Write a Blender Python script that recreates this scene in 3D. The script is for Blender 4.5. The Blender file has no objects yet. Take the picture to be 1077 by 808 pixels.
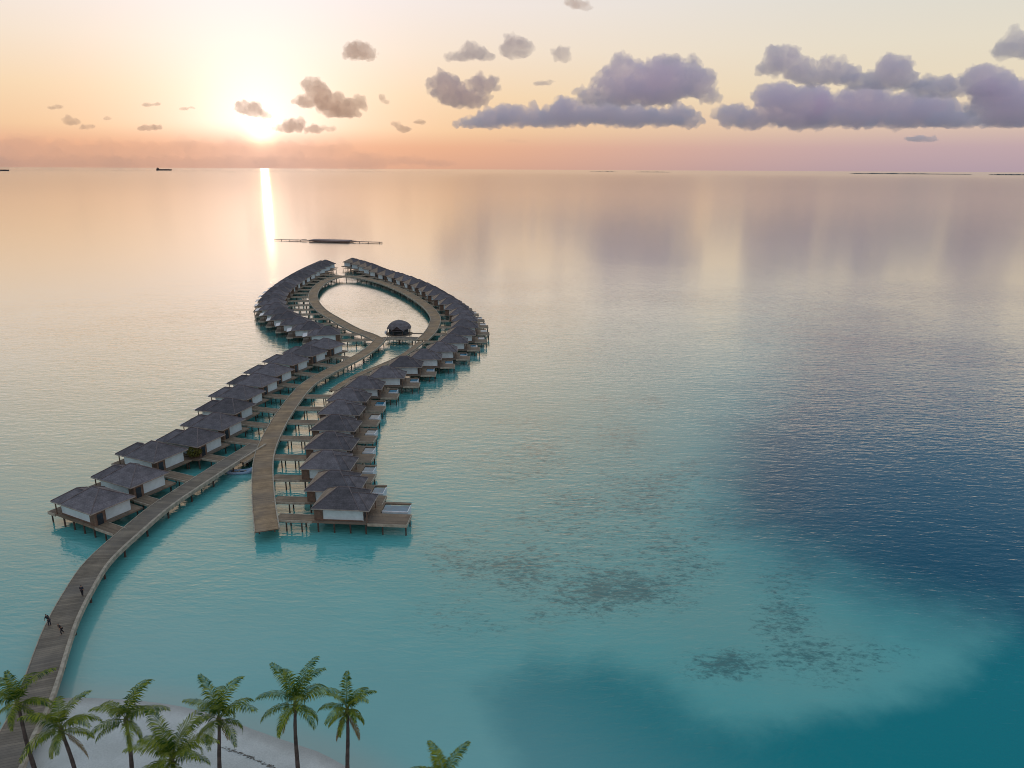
import bpy, bmesh, math, random
from mathutils import Vector, Matrix, noise, Euler
random.seed(7)
S = bpy.context.scene
C = S.collection
PI = math.pi
R = math.radians

# ------------------------------------------------------------------ camera
F = 778.0; PITCH = math.atan((404-177.6)/F); ROLL = R(0.29); CAMH = 60.0
_r0 = Vector((1,0,0)); _u0 = Vector((0,math.sin(PITCH),math.cos(PITCH))); CF = Vector((0,math.cos(PITCH),-math.sin(PITCH)))
CR = _r0*math.cos(ROLL)+_u0*math.sin(ROLL); CU = -_r0*math.sin(ROLL)+_u0*math.cos(ROLL)
def ray(px, py):
    return CF + CR*((px-538.5)/F) + CU*(-(py-404)/F)
def at(px, py, z=0.0):
    """point of the ground plan at height z that was surveyed at this spot of the photograph"""
    d = ray(px, py); t = (z-CAMH)/d.z
    return Vector((d.x*t, d.y*t, z))
def proj(p):
    d = Vector(p)-Vector((0,0,CAMH)); w = d.dot(CF)
    if w < 1: return None
    return 538.5+F*d.dot(CR)/w, 404-F*d.dot(CU)/w
cam = bpy.data.cameras.new('camera'); co = bpy.data.objects.new('camera', cam); C.objects.link(co)
cam.sensor_fit = 'HORIZONTAL'; cam.sensor_width = 36; cam.lens = 36*F/1077
cam.clip_start = 0.5; cam.clip_end = 150000
M4 = Matrix((CR, CU, -CF)).transposed().to_4x4(); M4.translation = Vector((0,0,CAMH))
co.matrix_world = M4
S.camera = co

# ------------------------------------------------------------------ object helpers
class MB:
    def __init__(s): s.v=[]; s.f=[]; s.uv=[]
    def add(s, vs, fs, uvs=None):
        n=len(s.v); s.v+= [tuple(v) for v in vs]; s.f+=[tuple(n+i for i in f) for f in fs]
        return s
    def box(s, x0,x1,y0,y1,z0,z1):
        if x0>x1: x0,x1=x1,x0
        if y0>y1: y0,y1=y1,y0
        return s.add([(x0,y0,z0),(x1,y0,z0),(x1,y1,z0),(x0,y1,z0),(x0,y0,z1),(x1,y0,z1),(x1,y1,z1),(x0,y1,z1)],
              [(0,3,2,1),(4,5,6,7),(0,1,5,4),(1,2,6,5),(2,3,7,6),(3,0,4,7)])
    def tube(s, pts, rs, n=8, cap=True):
        pts=[Vector(p) for p in pts]
        if not isinstance(rs,(list,tuple)): rs=[rs]*len(pts)
        vs=[]
        for i,p in enumerate(pts):
            t=(pts[min(i+1,len(pts)-1)]-pts[max(i-1,0)]).normalized()
            a=t.cross(Vector((0,1,0) if abs(t.y)<.9 else (1,0,0))).normalized(); b=t.cross(a)
            for k in range(n):
                an=2*PI*k/n; vs.append(p+(a*math.cos(an)+b*math.sin(an))*rs[i])
        fs=[]
        for i in range(len(pts)-1):
            for k in range(n):
                fs.append((i*n+k,i*n+(k+1)%n,(i+1)*n+(k+1)%n,(i+1)*n+k))
        if cap: fs+= [tuple(range(n-1,-1,-1)), tuple(range((len(pts)-1)*n,len(pts)*n))]
        return s.add(vs,fs)
    def prism(s, poly, z0, z1):
        n=len(poly)
        return s.add([(x,y,z0) for x,y in poly]+[(x,y,z1) for x,y in poly],
            [tuple(range(n-1,-1,-1)),tuple(range(n,2*n))]+[(i,(i+1)%n,n+(i+1)%n,n+i) for i in range(n)])
    def flipx(s):
        s.v=[(-x,y,z) for x,y,z in s.v]; s.f=[tuple(reversed(f)) for f in s.f]; return s
    def mesh(s, name, mat):
        me=bpy.data.meshes.new(name); me.from_pydata(s.v,[],s.f)
        if mat: me.materials.append(mat)
        me.update(); return me
    def build(s, name, mat, parent=None, smooth=False):
        me=s.mesh(name,mat)
        if smooth:
            for p in me.polygons: p.use_smooth=True
        o=bpy.data.objects.new(name,me); C.objects.link(o)
        if parent: o.parent=parent
        return o
def link(name, me, parent=None):
    o=bpy.data.objects.new(name,me); C.objects.link(o); o.parent=parent; return o
def tag(o,label=None,cat=None,group=None,kind=None):
    if label: o['label']=label
    if cat: o['category']=cat
    if group: o['group']=group
    if kind: o['kind']=kind
    return o
def empty(name, loc=(0,0,0), rz=0):
    o=bpy.data.objects.new(name,None); C.objects.link(o); o.location=loc; o.rotation_euler=(0,0,rz); o.empty_display_size=.5; return o
def fix_normals(o):
    bm=bmesh.new(); bm.from_mesh(o.data); bmesh.ops.recalc_face_normals(bm,faces=bm.faces); bm.to_mesh(o.data); bm.free(); return o

# ------------------------------------------------------------------ node helpers
def s2l(c): 
    return tuple(((x/255)/12.92 if x/255<=.04045 else ((x/255+.055)/1.055)**2.4) for x in c)
class NT:
    def __init__(s,tree): s.t=tree; s.n=tree.nodes; s.l=tree.links
    def N(s,typ,**kw):
        n=s.n.new(typ)
        for k,v in kw.items():
            if k.startswith('i_'):
                key=k[2:]; key=int(key) if key.isdigit() else key.replace('_',' ')
                s.put(n.inputs[key],v)
            else: setattr(n,k,v)
        return n
    def put(s,sock,v):
        if hasattr(v,'is_output') or isinstance(v,bpy.types.NodeSocket): s.l.new(v,sock)
        else: sock.default_value=v
    def m(s,op,a,b=None,c=None,clamp=False):
        n=s.n.new('ShaderNodeMath'); n.operation=op; n.use_clamp=clamp
        s.put(n.inputs[0],a)
        if b is not None: s.put(n.inputs[1],b)
        if c is not None: s.put(n.inputs[2],c)
        return n.outputs[0]
    def vm(s,op,a,b=None):
        n=s.n.new('ShaderNodeVectorMath'); n.operation=op; s.put(n.inputs[0],a)
        if b is not None: s.put(n.inputs[1],b)
        return n.outputs['Value'] if op in('DOT_PRODUCT','LENGTH') else n.outputs[0]
    def mix(s,f,a,b,bt='MIX'):
        n=s.n.new('ShaderNodeMix'); n.data_type='RGBA'; n.blend_type=bt
        s.put(n.inputs[0],f); s.put(n.inputs[6],a if not isinstance(a,tuple) else (*a[:3],1)); s.put(n.inputs[7],b if not isinstance(b,tuple) else (*b[:3],1))
        return n.outputs[2]
    def ramp(s,f,stops,interp='LINEAR'):
        n=s.n.new('ShaderNodeValToRGB'); s.put(n.inputs[0],f); cr=n.color_ramp; cr.interpolation=interp
        while len(cr.elements)<len(stops): cr.elements.new(.5)
        for e,(p,c) in zip(cr.elements,stops):
            e.position=p; e.color=(*c[:3],1) if isinstance(c,tuple) else (c,c,c,1)
        return n.outputs[0]
    def smooth(s,x,a,b,lo=0.,hi=1.):
        n=s.n.new('ShaderNodeMapRange'); n.interpolation_type='SMOOTHSTEP'; s.put(n.inputs[0],x)
        n.inputs[1].default_value=a; n.inputs[2].default_value=b; n.inputs[3].default_value=lo; n.inputs[4].default_value=hi
        return n.outputs[0]
    def noise(s,vec,scale,detail=3,rough=.55,dist=0):
        n=s.n.new('ShaderNodeTexNoise'); s.put(n.inputs['Vector'],vec); n.inputs['Scale'].default_value=scale
        n.inputs['Detail'].default_value=detail; n.inputs['Roughness'].default_value=rough; n.inputs['Distortion'].default_value=dist
        return n.outputs['Fac']
    def mapping(s,vec,loc=(0,0,0),rot=(0,0,0),sc=(1,1,1)):
        n=s.n.new('ShaderNodeMapping'); s.put(n.inputs[0],vec); n.inputs[1].default_value=loc; n.inputs[2].default_value=rot; n.inputs[3].default_value=sc
        return n.outputs[0]
    def bump(s,h,strength=.3,dist=.1):
        n=s.n.new('ShaderNodeBump'); s.put(n.inputs['Height'],h); s.put(n.inputs['Strength'],strength); s.put(n.inputs['Distance'],dist)
        return n.outputs[0]
def mat(name):
    m=bpy.data.materials.new(name); m.use_nodes=True; t=NT(m.node_tree)
    for n in list(t.n):
        if n.type!='OUTPUT_MATERIAL' and n.type!='BSDF_PRINCIPLED': t.n.remove(n)
    b=next(n for n in t.n if n.type=='BSDF_PRINCIPLED')
    return m,t,b
def simple(name, col, rough=.6, var=.25, scale=2.0, metallic=0, bump=0, objvar=0.0):
    m,t,b=mat(name)
    tc=t.N('ShaderNodeTexCoord').outputs['Object']
    f=t.noise(tc,scale,5,.6)
    k=t.smooth(f,.3,.7,1-var,1+var)
    if objvar:
        oi=t.N('ShaderNodeObjectInfo').outputs['Random']
        k=t.m('MULTIPLY',k,t.smooth(oi,0,1,1-objvar,1+objvar))
    c=t.mix(1.0,(*col,1),t.N('ShaderNodeCombineColor',i_0=k,i_1=k,i_2=k).outputs[0],'MULTIPLY')
    t.put(b.inputs['Base Color'],c); b.inputs['Roughness'].default_value=rough; b.inputs['Metallic'].default_value=metallic
    if bump: t.put(b.inputs['Normal'],t.bump(f,bump,.05))
    return m

# wood decking: boards across the walk, from the UV length coordinate
def deckwood(name, col, use_uv=True, board=.22, dark=.55, axis=0):
    m,t,b=mat(name)
    tcn=t.N('ShaderNodeTexCoord')
    tc=tcn.outputs['UV'] if use_uv else tcn.outputs['Object']
    sx=t.N('ShaderNodeSeparateXYZ',i_0=tc)
    u=t.m('DIVIDE',sx.outputs[axis],board)
    fl=t.m('FLOOR',u); fr=t.m('FRACT',u)
    rnd=t.N('ShaderNodeTexWhiteNoise',noise_dimensions='1D'); t.put(rnd.inputs['W'],fl)
    gap=t.m('MULTIPLY',t.smooth(fr,0,.1),t.smooth(fr,.9,1,1,0))
    big=t.noise(tc,.35,4,.6); fine=t.noise(t.mapping(tc,sc=(3,9,3)),1.5,4,.6)
    k=t.m('MULTIPLY',t.smooth(rnd.outputs[0],0,1,.80,1.15),t.smooth(big,.3,.7,.75,1.2))
    k=t.m('MULTIPLY',k,t.smooth(fine,.2,.8,.8,1.15)); k=t.m('MULTIPLY',k,t.smooth(gap,0,1,.35,1))
    c=t.mix(1.0,(*col,1),t.N('ShaderNodeCombineColor',i_0=k,i_1=k,i_2=k).outputs[0],'MULTIPLY')
    grey=t.smooth(t.noise(tc,.12,3,.5),.4,.65)
    c=t.mix(t.m('MULTIPLY',grey,.35),c,(.17,.16,.15))
    t.put(b.inputs['Base Color'],c); b.inputs['Roughness'].default_value=.75
    t.put(b.inputs['Normal'],t.bump(gap,.4,.03))
    return m
M_DECK=deckwood('weathered_deck',(.40,.265,.145))
M_DECKG=deckwood('grey_deck',(.235,.19,.135),board=.42)
M_DECKV=deckwood('villa_deck',(.27,.19,.12),use_uv=False,axis=1)
M_BEAM=simple('pale_timber',(.42,.36,.27),.7,.25,1.2,bump=.2)
M_PILE=simple('dark_pile',(.085,.065,.05),.8,.4,1.5)
M_TIMBER=simple('brown_timber',(.16,.105,.07),.7,.3,1.5,bump=.2)
M_WALL=simple('pale_wall',(.66,.80,.80),.6,.10,.6,objvar=.06)
M_FASCIA=simple('pale_fascia',(.36,.31,.26),.6,.2,1.0)
M_CAP=simple('ridge_cap',(.17,.14,.135),.7,.2,1.0)
M_GLASS=simple('dark_window',(.03,.045,.055),.08,.3,.6)
M_POOL=simple('pool_water',(.04,.20,.30),.05,.2,.8)
M_SCREEN=simple('white_screen',(.72,.76,.78),.4,.08,1)
# dark shingle roofs
def shingle():
    m,t,b=mat('dark_shingle')
    tcn=t.N('ShaderNodeTexCoord'); tc=tcn.outputs['Object']
    sx=t.N('ShaderNodeSeparateXYZ',i_0=tc)
    z=t.m('DIVIDE',sx.outputs[2],.16); fr=t.m('FRACT',z)
    row=t.N('ShaderNodeTexWhiteNoise',noise_dimensions='1D'); t.put(row.inputs['W'],t.m('FLOOR',z))
    n1=t.noise(tc,.5,5,.6); n2=t.noise(tc,5,3,.6)
    k=t.m('MULTIPLY',t.smooth(n1,.25,.75,.7,1.35),t.smooth(n2,.2,.8,.7,1.3))
    k=t.m('MULTIPLY',k,t.smooth(row.outputs[0],0,1,.9,1.1)); k=t.m('MULTIPLY',k,t.smooth(fr,0,.25,.72,1))
    oi=t.N('ShaderNodeObjectInfo').outputs['Random']; k=t.m('MULTIPLY',k,t.smooth(oi,0,1,.74,1.3))
    c=t.mix(1.0,(.122,.110,.114,1),t.N('ShaderNodeCombineColor',i_0=k,i_1=k,i_2=k).outputs[0],'MULTIPLY')
    t.put(b.inputs['Base Color'],c); b.inputs['Roughness'].default_value=.78
    t.put(b.inputs['Normal'],t.bump(t.m('ADD',fr,n2),.35,.05))
    return m
M_ROOF=shingle()
M_TANROOF=simple('tan_roof',(.30,.225,.16),.8,.3,1.2,bump=.3)

# ------------------------------------------------------------------ sky, sun
SUN_D=ray(275,139).normalized()
sun_el=math.asin(SUN_D.z); sun_az=math.atan2(SUN_D.x,SUN_D.y)
w=bpy.data.worlds.new('World'); S.world=w; w.use_nodes=True; T=NT(w.node_tree)
for n in list(T.n): T.n.remove(n)
out=T.N('ShaderNodeOutputWorld')
gen=T.N('ShaderNodeTexCoord').outputs['Generated']
dirn=T.vm('NORMALIZE',gen)
sp=T.N('ShaderNodeSeparateXYZ',i_0=dirn)
el=T.m('MULTIPLY',T.m('ARCSINE',T.m('MAXIMUM',sp.outputs[2],0.0)),180/PI/45)   # 0..1 for 0..45 degrees (then clamps)
hv=T.vm('NORMALIZE',T.N('ShaderNodeCombineXYZ',i_0=sp.outputs[0],i_1=sp.outputs[1]).outputs[0])
hs=Vector((SUN_D.x,SUN_D.y,0)).normalized()
cosaz=T.vm('DOT_PRODUCT',hv,tuple(hs))
az=T.m('MULTIPLY',T.m('ARCCOSINE',T.m('MINIMUM',T.m('MAXIMUM',cosaz,-1.),1.)),180/PI)   # degrees from the sun
def er(stops): return T.ramp(el,[(e/45,s2l(c)) for e,c in stops])
near=er([(0,(224,172,142)),(1.5,(238,182,146)),(2.6,(248,206,162)),(5,(251,220,182)),(8,(251,232,212)),(11,(250,238,232)),(14,(250,228,200)),(18,(248,220,186)),(28,(238,214,190)),(45,(205,206,214))])
far =er([(0,(184,162,172)),(1.5,(198,172,176)),(3,(226,200,180)),(5,(238,222,194)),(8,(234,225,206)),(11,(226,223,213)),(12.5,(186,190,194)),(15.5,(110,140,166)),(28,(84,124,164)),(45,(128,160,190))])
back=er([(0,(176,158,172)),(3,(222,190,192)),(8,(238,208,212)),(18,(208,198,208)),(45,(160,182,200))])
a1=T.smooth(az,6,52); a2=T.smooth(az,60,150)
col=T.mix(a1,near,far); col=T.mix(a2,col,back)
# glow round the sun
dv=T.vm('DOT_PRODUCT',dirn,tuple(SUN_D))
ang=T.m('MULTIPLY',T.m('ARCCOSINE',T.m('MINIMUM',dv,1.0)),180/PI)
def gauss(width): 
    q=T.m('DIVIDE',ang,width); return T.m('EXPONENT',T.m('MULTIPLY',T.m('MULTIPLY',q,q),-1.))
def addc(c,f,tint):
    g=T.N('ShaderNodeCombineColor',i_0=T.m('MULTIPLY',f,tint[0]),i_1=T.m('MULTIPLY',f,tint[1]),i_2=T.m('MULTIPLY',f,tint[2])).outputs[0]
    return T.mix(1.0,c,g,'ADD')
hz=T.smooth(el,1.2/45,3.2/45,.25,1)
col=addc(col,T.m('MULTIPLY',gauss(8.5),T.m('MULTIPLY',hz,.34)),(.95,.97,1.15))
col=addc(col,T.m('MULTIPLY',gauss(3.6),T.m('MULTIPLY',hz,.40)),(1,.92,.92))
col=addc(col,gauss(.9),(.9,.7,.42))
sky=T.N('ShaderNodeTexSky'); sky.sky_type='NISHITA'; sky.sun_disc=False; sky.sun_elevation=sun_el; sky.sun_rotation=sun_az
sky.air_density=1.2; sky.dust_density=1.5
bg1=T.N('ShaderNodeBackground',i_Color=col,i_Strength=1.0)
bg2=T.N('ShaderNodeBackground',i_Color=sky.outputs[0],i_Strength=.05)
mixw=T.N('ShaderNodeMixShader',i_0=.06); T.l.new(bg1.outputs[0],mixw.inputs[1]); T.l.new(bg2.outputs[0],mixw.inputs[2])
T.l.new(mixw.outputs[0],out.inputs['Surface'])
sl=bpy.data.lights.new('sun','SUN'); so=bpy.data.objects.new('sun',sl); C.objects.link(so)
sl.energy=.01; sl.color=(1,.62,.36); sl.angle=R(.5)
so.rotation_euler=(-SUN_D).to_track_quat('-Z','Y').to_euler()

# ------------------------------------------------------------------ water
def inpoly_dist(p, poly):
    """signed distance, positive inside"""
    x,y=p; ins=False; best=1e9; n=len(poly)
    for i in range(n):
        x1,y1=poly[i]; x2,y2=poly[(i+1)%n]
        if (y1>y)!=(y2>y) and x<(x2-x1)*(y-y1)/(y2-y1)+x1: ins=not ins
        dx,dy=x2-x1,y2-y1; t=max(0,min(1,((x-x1)*dx+(y-y1)*dy)/(dx*dx+dy*dy+1e-9)))
        best=min(best,math.hypot(x-x1-dx*t,y-y1-dy*t))
    return best if ins else -best
def sst(x,a,b):
    t=max(0,min(1,(x-a)/(b-a))); return t*t*(3-2*t)
# outlines on the lagoon floor, surveyed on the photograph
NAVY=[(800,400),(768,450),(752,500),(760,550),(800,582),(860,606),(930,640),(1010,660),(1400,690),(2600,700),(2600,205),(1077,222),(930,262),(840,330)]
TEAL=[(500,728),(560,694),(640,692),(700,715),(735,752),(790,770),(860,758),(930,735),(1000,700),(1060,650),(1300,640),(2600,640),(2600,1500),(600,1500),(540,820)]
CORAL=[(640,620,85,26,.95),(545,605,75,34,.7),(705,590,60,35,.6),(560,480,70,40,.45),(630,460,60,30,.45),(680,520,80,50,.55),(600,540,80,40,.5),(825,640,36,50,.65),
       (760,700,42,15,.95),(850,692,45,24,.6),(490,585,50,38,.5),(660,424,60,12,.5),(490,650,60,28,.4),(880,700,40,30,.45),(930,690,40,20,.4),(590,470,120,60,.35),(660,560,150,60,.42),(600,610,150,50,.45)]
SHOAL=[(560,425),(690,408),(765,455),(745,545),(810,600),(900,650),(940,700),(860,725),(780,705),(700,690),(560,668),(470,640),(440,585),(490,500)]
SHORE_PX=[(50,735),(80,734),(135,736),(185,742),(230,753),(275,771),(335,791),(370,810)]
SHORE=[(-150,-120),(-95,0),(-70,36),(-58,52),(-54.2,62),(-54.0,69)]+[tuple(at(*p)[:2]) for p in SHORE_PX]+[(-6,56),(6,44),(16,20),(20,-20),(22,-120)]
def land_d(x,y): return inpoly_dist((x,y),SHORE)
angs=[]; a=-180.
while a<180:
    angs.append(a); a+= .8 if abs(a)<40 else 6.
rad=[]; r=30.
while r<900: rad.append(r); r*=1.018
while r<60000: rad.append(r); r*=1.2
rad.append(60000)
wv=[(0,0,0)]; attr=[(0,0,0,0)]; attr2=[(0,0,0,0)]
for rr in rad:
    for an in angs:
        x=rr*math.sin(R(an)); y=rr*math.cos(R(an)); wv.append((x,y,0))
        q=proj((x,y,0))
        navy=teal=coral=shoal=0.
        if q:
            px=max(-1500,min(2500,q[0])); py=min(q[1],1400)
            navy=.5+inpoly_dist((px,py),NAVY)/150; teal=.5+inpoly_dist((px,py),TEAL)/130
            shoal=.5+inpoly_dist((px,py),SHOAL)/150
            for cx,cy,rx,ry,k in CORAL:
                coral=max(coral,k*math.exp(-((px-cx)/rx)**2-((py-cy)/ry)**2))
        elif x>60: navy=.2
        sh=land_d(x,y) if rr<150 else -99
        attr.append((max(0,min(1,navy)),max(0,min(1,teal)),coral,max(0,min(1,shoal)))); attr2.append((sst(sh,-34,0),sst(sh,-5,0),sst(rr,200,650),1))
na=len(angs); wf=[(0,1+(k+1)%na,1+k) for k in range(na)]
for i in range(len(rad)-1):
    for k in range(na):
        a0=1+i*na+k; a1_=1+i*na+(k+1)%na
        wf.append((a0,a1_,a1_+na,a0+na))
me=bpy.data.meshes.new('water'); me.from_pydata(wv,[],wf); me.update()
for nm,dat in (('seabed',attr),('shore',attr2)):
    ca=me.color_attributes.new(nm,'FLOAT_COLOR','POINT')
    for i,v in enumerate(dat): ca.data[i].color=v
bmw=bmesh.new(); bmw.from_mesh(me); bmesh.ops.recalc_face_normals(bmw,faces=bmw.faces); bmw.faces.ensure_lookup_table()
if bmw.faces[0].normal.z<0: bmesh.ops.reverse_faces(bmw,faces=bmw.faces)
bmw.to_mesh(me); bmw.free()
water=link('water',me); tag(water,'calm turquoise lagoon water deepening to navy blue','water',kind='structure')
m,t,b=mat('lagoon_water'); me.materials.append(m)
tc=t.N('ShaderNodeTexCoord').outputs['Object']
ATN=t.N('ShaderNodeAttribute',attribute_name='seabed'); A1=t.N('ShaderNodeSeparateColor',i_0=ATN.outputs['Color'])
A2=t.N('ShaderNodeSeparateColor',i_0=t.N('ShaderNodeAttribute',attribute_name='shore').outputs['Color'])
wob=t.m('SUBTRACT',t.noise(tc,.045,5,.6),.5); wob2=t.m('SUBTRACT',t.noise(tc,.16,5,.65),.5)
wb=t.m('ADD',t.m('MULTIPLY',wob,.5),t.m('MULTIPLY',wob2,.25))
navy=t.smooth(t.m('ADD',A1.outputs[0],wb),.15,.98); teal=t.smooth(t.m('ADD',A1.outputs[1],wb),.32,.75)
patchy=t.noise(tc,.03,4,.6)
shallow=t.mix(t.smooth(patchy,.35,.65),(.125,.48,.445),(.16,.535,.49))
shoal=t.smooth(t.m('ADD',ATN.outputs['Alpha'],wb),.2,.9); shallow=t.mix(t.m('MULTIPLY',shoal,.8),shallow,(.23,.51,.44))
c=t.mix(teal,shallow,(.0,.275,.29)); c=t.mix(navy,c,(.0,.098,.150))
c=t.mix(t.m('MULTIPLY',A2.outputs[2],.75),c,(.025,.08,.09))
# coral heads and seagrass on the sand: streaky dark clumps
cn=t.noise(t.mapping(tc,rot=(0,0,R(25)),sc=(.55,1.,1.)),.95,6,.74,.5)
cn2=t.noise(tc,.09,3,.5)
cn3=t.noise(t.mapping(tc,rot=(0,0,R(25)),sc=(.6,1.,1.)),2.6,4,.6,.3)
dens=t.m('ADD',t.m('ADD',t.m('MULTIPLY',cn,.62),t.m('MULTIPLY',cn2,.22)),t.m('MULTIPLY',cn3,.28))   # mean about .56
dens=t.m('ADD',dens,t.m('MULTIPLY',A1.outputs[2],.17))
cm=t.m('MULTIPLY',t.smooth(dens,.595,.76),t.smooth(A1.outputs[2],.04,.3))
c=t.mix(t.m('MULTIPLY',cm,.68),c,(.03,.115,.12))
c=t.mix(t.m('MULTIPLY',A2.outputs[0],.6),c,(.26,.55,.53)); c=t.mix(t.m('MULTIPLY',A2.outputs[1],.75),c,(.38,.50,.45))
rip=t.noise(t.mapping(tc,rot=(0,0,R(27)),sc=(.34,1,1)),.74,2,.5,.3)
rip2=t.noise(t.mapping(tc,rot=(0,0,R(34)),sc=(.45,1,1)),2.0,2,.5,.3)
swell=t.noise(t.mapping(tc,rot=(0,0,R(12)),sc=(.35,1,1)),.11,3,.5)
h=t.m('ADD',t.m('ADD',t.m('MULTIPLY',rip,.155),t.m('MULTIPLY',rip2,.065)),t.m('MULTIPLY',swell,.15))
calm=t.smooth(A2.outputs[2],0,1,1.0,.12)
gust=t.smooth(t.noise(tc,.012,3,.5),.3,.7,.6,1.25)
near_shore=t.m('MULTIPLY',t.smooth(A2.outputs[0],0,1,1,.35),t.smooth(A1.outputs[0],.3,.9,1,1.5))
nrm=t.bump(h,t.m('MULTIPLY',t.m('MULTIPLY',calm,gust),near_shore),.62)
dif=t.N('ShaderNodeBsdfDiffuse',i_Color=c,i_Normal=nrm)
gl=t.N('ShaderNodeBsdfGlossy',i_Normal=nrm); t.put(gl.inputs['Roughness'],t.m('ADD',.07,t.m('MULTIPLY',A2.outputs[2],.07))); gl.inputs['Color'].default_value=(1,.925,.86,1)
fac=t.N('ShaderNodeLayerWeight',i_Normal=nrm); fac.inputs['Blend'].default_value=.5
# reflectance against the cosine of incidence (0 = grazing)
fr=t.ramp(t.m('SUBTRACT',1.0,fac.outputs['Facing']),[(0,.84),(.1,.83),(.18,.74),(.31,.42),(.42,.20),(.5,.10),(.6,.05),(1,.02)])
mx=t.N('ShaderNodeMixShader',i_0=fr); t.l.new(dif.outputs[0],mx.inputs[1]); t.l.new(gl.outputs[0],mx.inputs[2])
t.n.remove(b); t.l.new(mx.outputs[0],next(n for n in t.n if n.type=='OUTPUT_MATERIAL').inputs[0])

# ------------------------------------------------------------------ beach
def land_z(x,y):
    d=land_d(x,y)
    if d<0: return max(-3,d*.06)
    z=1.5*(1-math.exp(-d*.055)); z+= .06*noise.noise((x*.3,y*.3,0))*min(1,d/3)
    return z
bv=[];bf=[];nx,ny=120,100
X0,X1,Y0,Y1=-160,30,-120,80
for j in range(ny+1):
    for i in range(nx+1):
        x=X0+(X1-X0)*i/nx; v=j/ny; y=Y1+(Y0-Y1)*(v**1.7); bv.append((x,y,land_z(x,y)))
for j in range(ny):
    for i in range(nx):
        a_=j*(nx+1)+i; bf.append((a_,a_+nx+1,a_+nx+2,a_+1))
bm_=MB(); bm_.v=bv; bm_.f=bf
m,t,b=mat('coral_sand'); tc=t.N('ShaderNodeTexCoord').outputs['Object']; z=t.N('ShaderNodeSeparateXYZ',i_0=tc).outputs[2]
n1=t.noise(tc,.25,5,.6); n2=t.noise(tc,6,4,.6)
dry=t.mix(t.smooth(n1,.3,.7),(.58,.59,.54),(.68,.69,.64)); wet=(.43,.43,.39)
c=t.mix(t.smooth(t.m('ADD',z,t.m('MULTIPLY',n1,.12)),.05,.22),wet,dry)
k=t.smooth(n2,.2,.8,.88,1.1); c=t.mix(1.,c,t.N('ShaderNodeCombineColor',i_0=k,i_1=k,i_2=k).outputs[0],'MULTIPLY')
t.put(b.inputs['Base Color'],c); t.put(b.inputs['Roughness'],t.smooth(z,.05,.35,.65,.95)); t.put(b.inputs['Normal'],t.bump(t.m('ADD',n2,t.m('MULTIPLY',n1,3)),.4,.08))
bo=bm_.build('beach',m,smooth=True); tag(bo,'pale coral sand beach at the start of the jetty','beach',kind='structure')
# tide line of dark seagrass wrack on the sand
tl=[(233,781),(250,787),(262,791),(275,797),(290,804),(300,809),(318,820)]
ms=MB(); rnd=random.Random(3)
pw=[at(*p,.9) for p in tl]
for a_,b_ in zip(pw,pw[1:]):
    for k in range(20):
        p=a_.lerp(b_,rnd.random()); x=p.x+rnd.gauss(0,.1); y=p.y+rnd.gauss(0,.09); z=land_z(x,y)+.015
        an=rnd.uniform(-.5,.3); l=rnd.uniform(.08,.28); wd=rnd.uniform(.03,.07); dx,dy=math.cos(an)*l,math.sin(an)*l
        ms.add([(x-dx,y-dy,z-.02),(x+dx,y+dy,z-.02),(x+wd*.4,y+wd,z+.03),(x-wd*.4,y-wd,z+.04)],[(0,1,2),(1,0,3),(0,2,3),(1,3,2)])
tag(ms.build('seaweed',simple('dry_seagrass',(.20,.18,.15),.9,.4,3)),'dark line of dried seagrass along the sand','seaweed',kind='stuff')

# ------------------------------------------------------------------ clouds: lumpy closed shapes filled with scattering vapour
def cloudmat(name,dens,col,aniso=.3):
    m=bpy.data.materials.new(name); m.use_nodes=True; t=NT(m.node_tree)
    for n in list(t.n): t.n.remove(n)
    o=t.N('ShaderNodeOutputMaterial'); v=t.N('ShaderNodeVolumePrincipled'); v.inputs['Color'].default_value=(*col,1); v.inputs['Density'].default_value=dens; v.inputs['Anisotropy'].default_value=aniso
    t.l.new(v.outputs[0],o.inputs['Volume']); return m
M_CL_BIG=cloudmat('cumulus_vapour',.0062,(.999,.946,.986),.4)
M_CL_SM=cloudmat('small_cumulus_vapour',.0062,(.999,.76,.62),.55)  # orange of the sunset light put into the vapour colour
M_CL_WARM=cloudmat('warm_cumulus_vapour',.0062,(.999,.89,.88),.5)  # pinkish sunset light tinted into the vapour itself
M_CL_THIN=cloudmat('thin_vapour',.00033,(.84,.70,.66))
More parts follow.
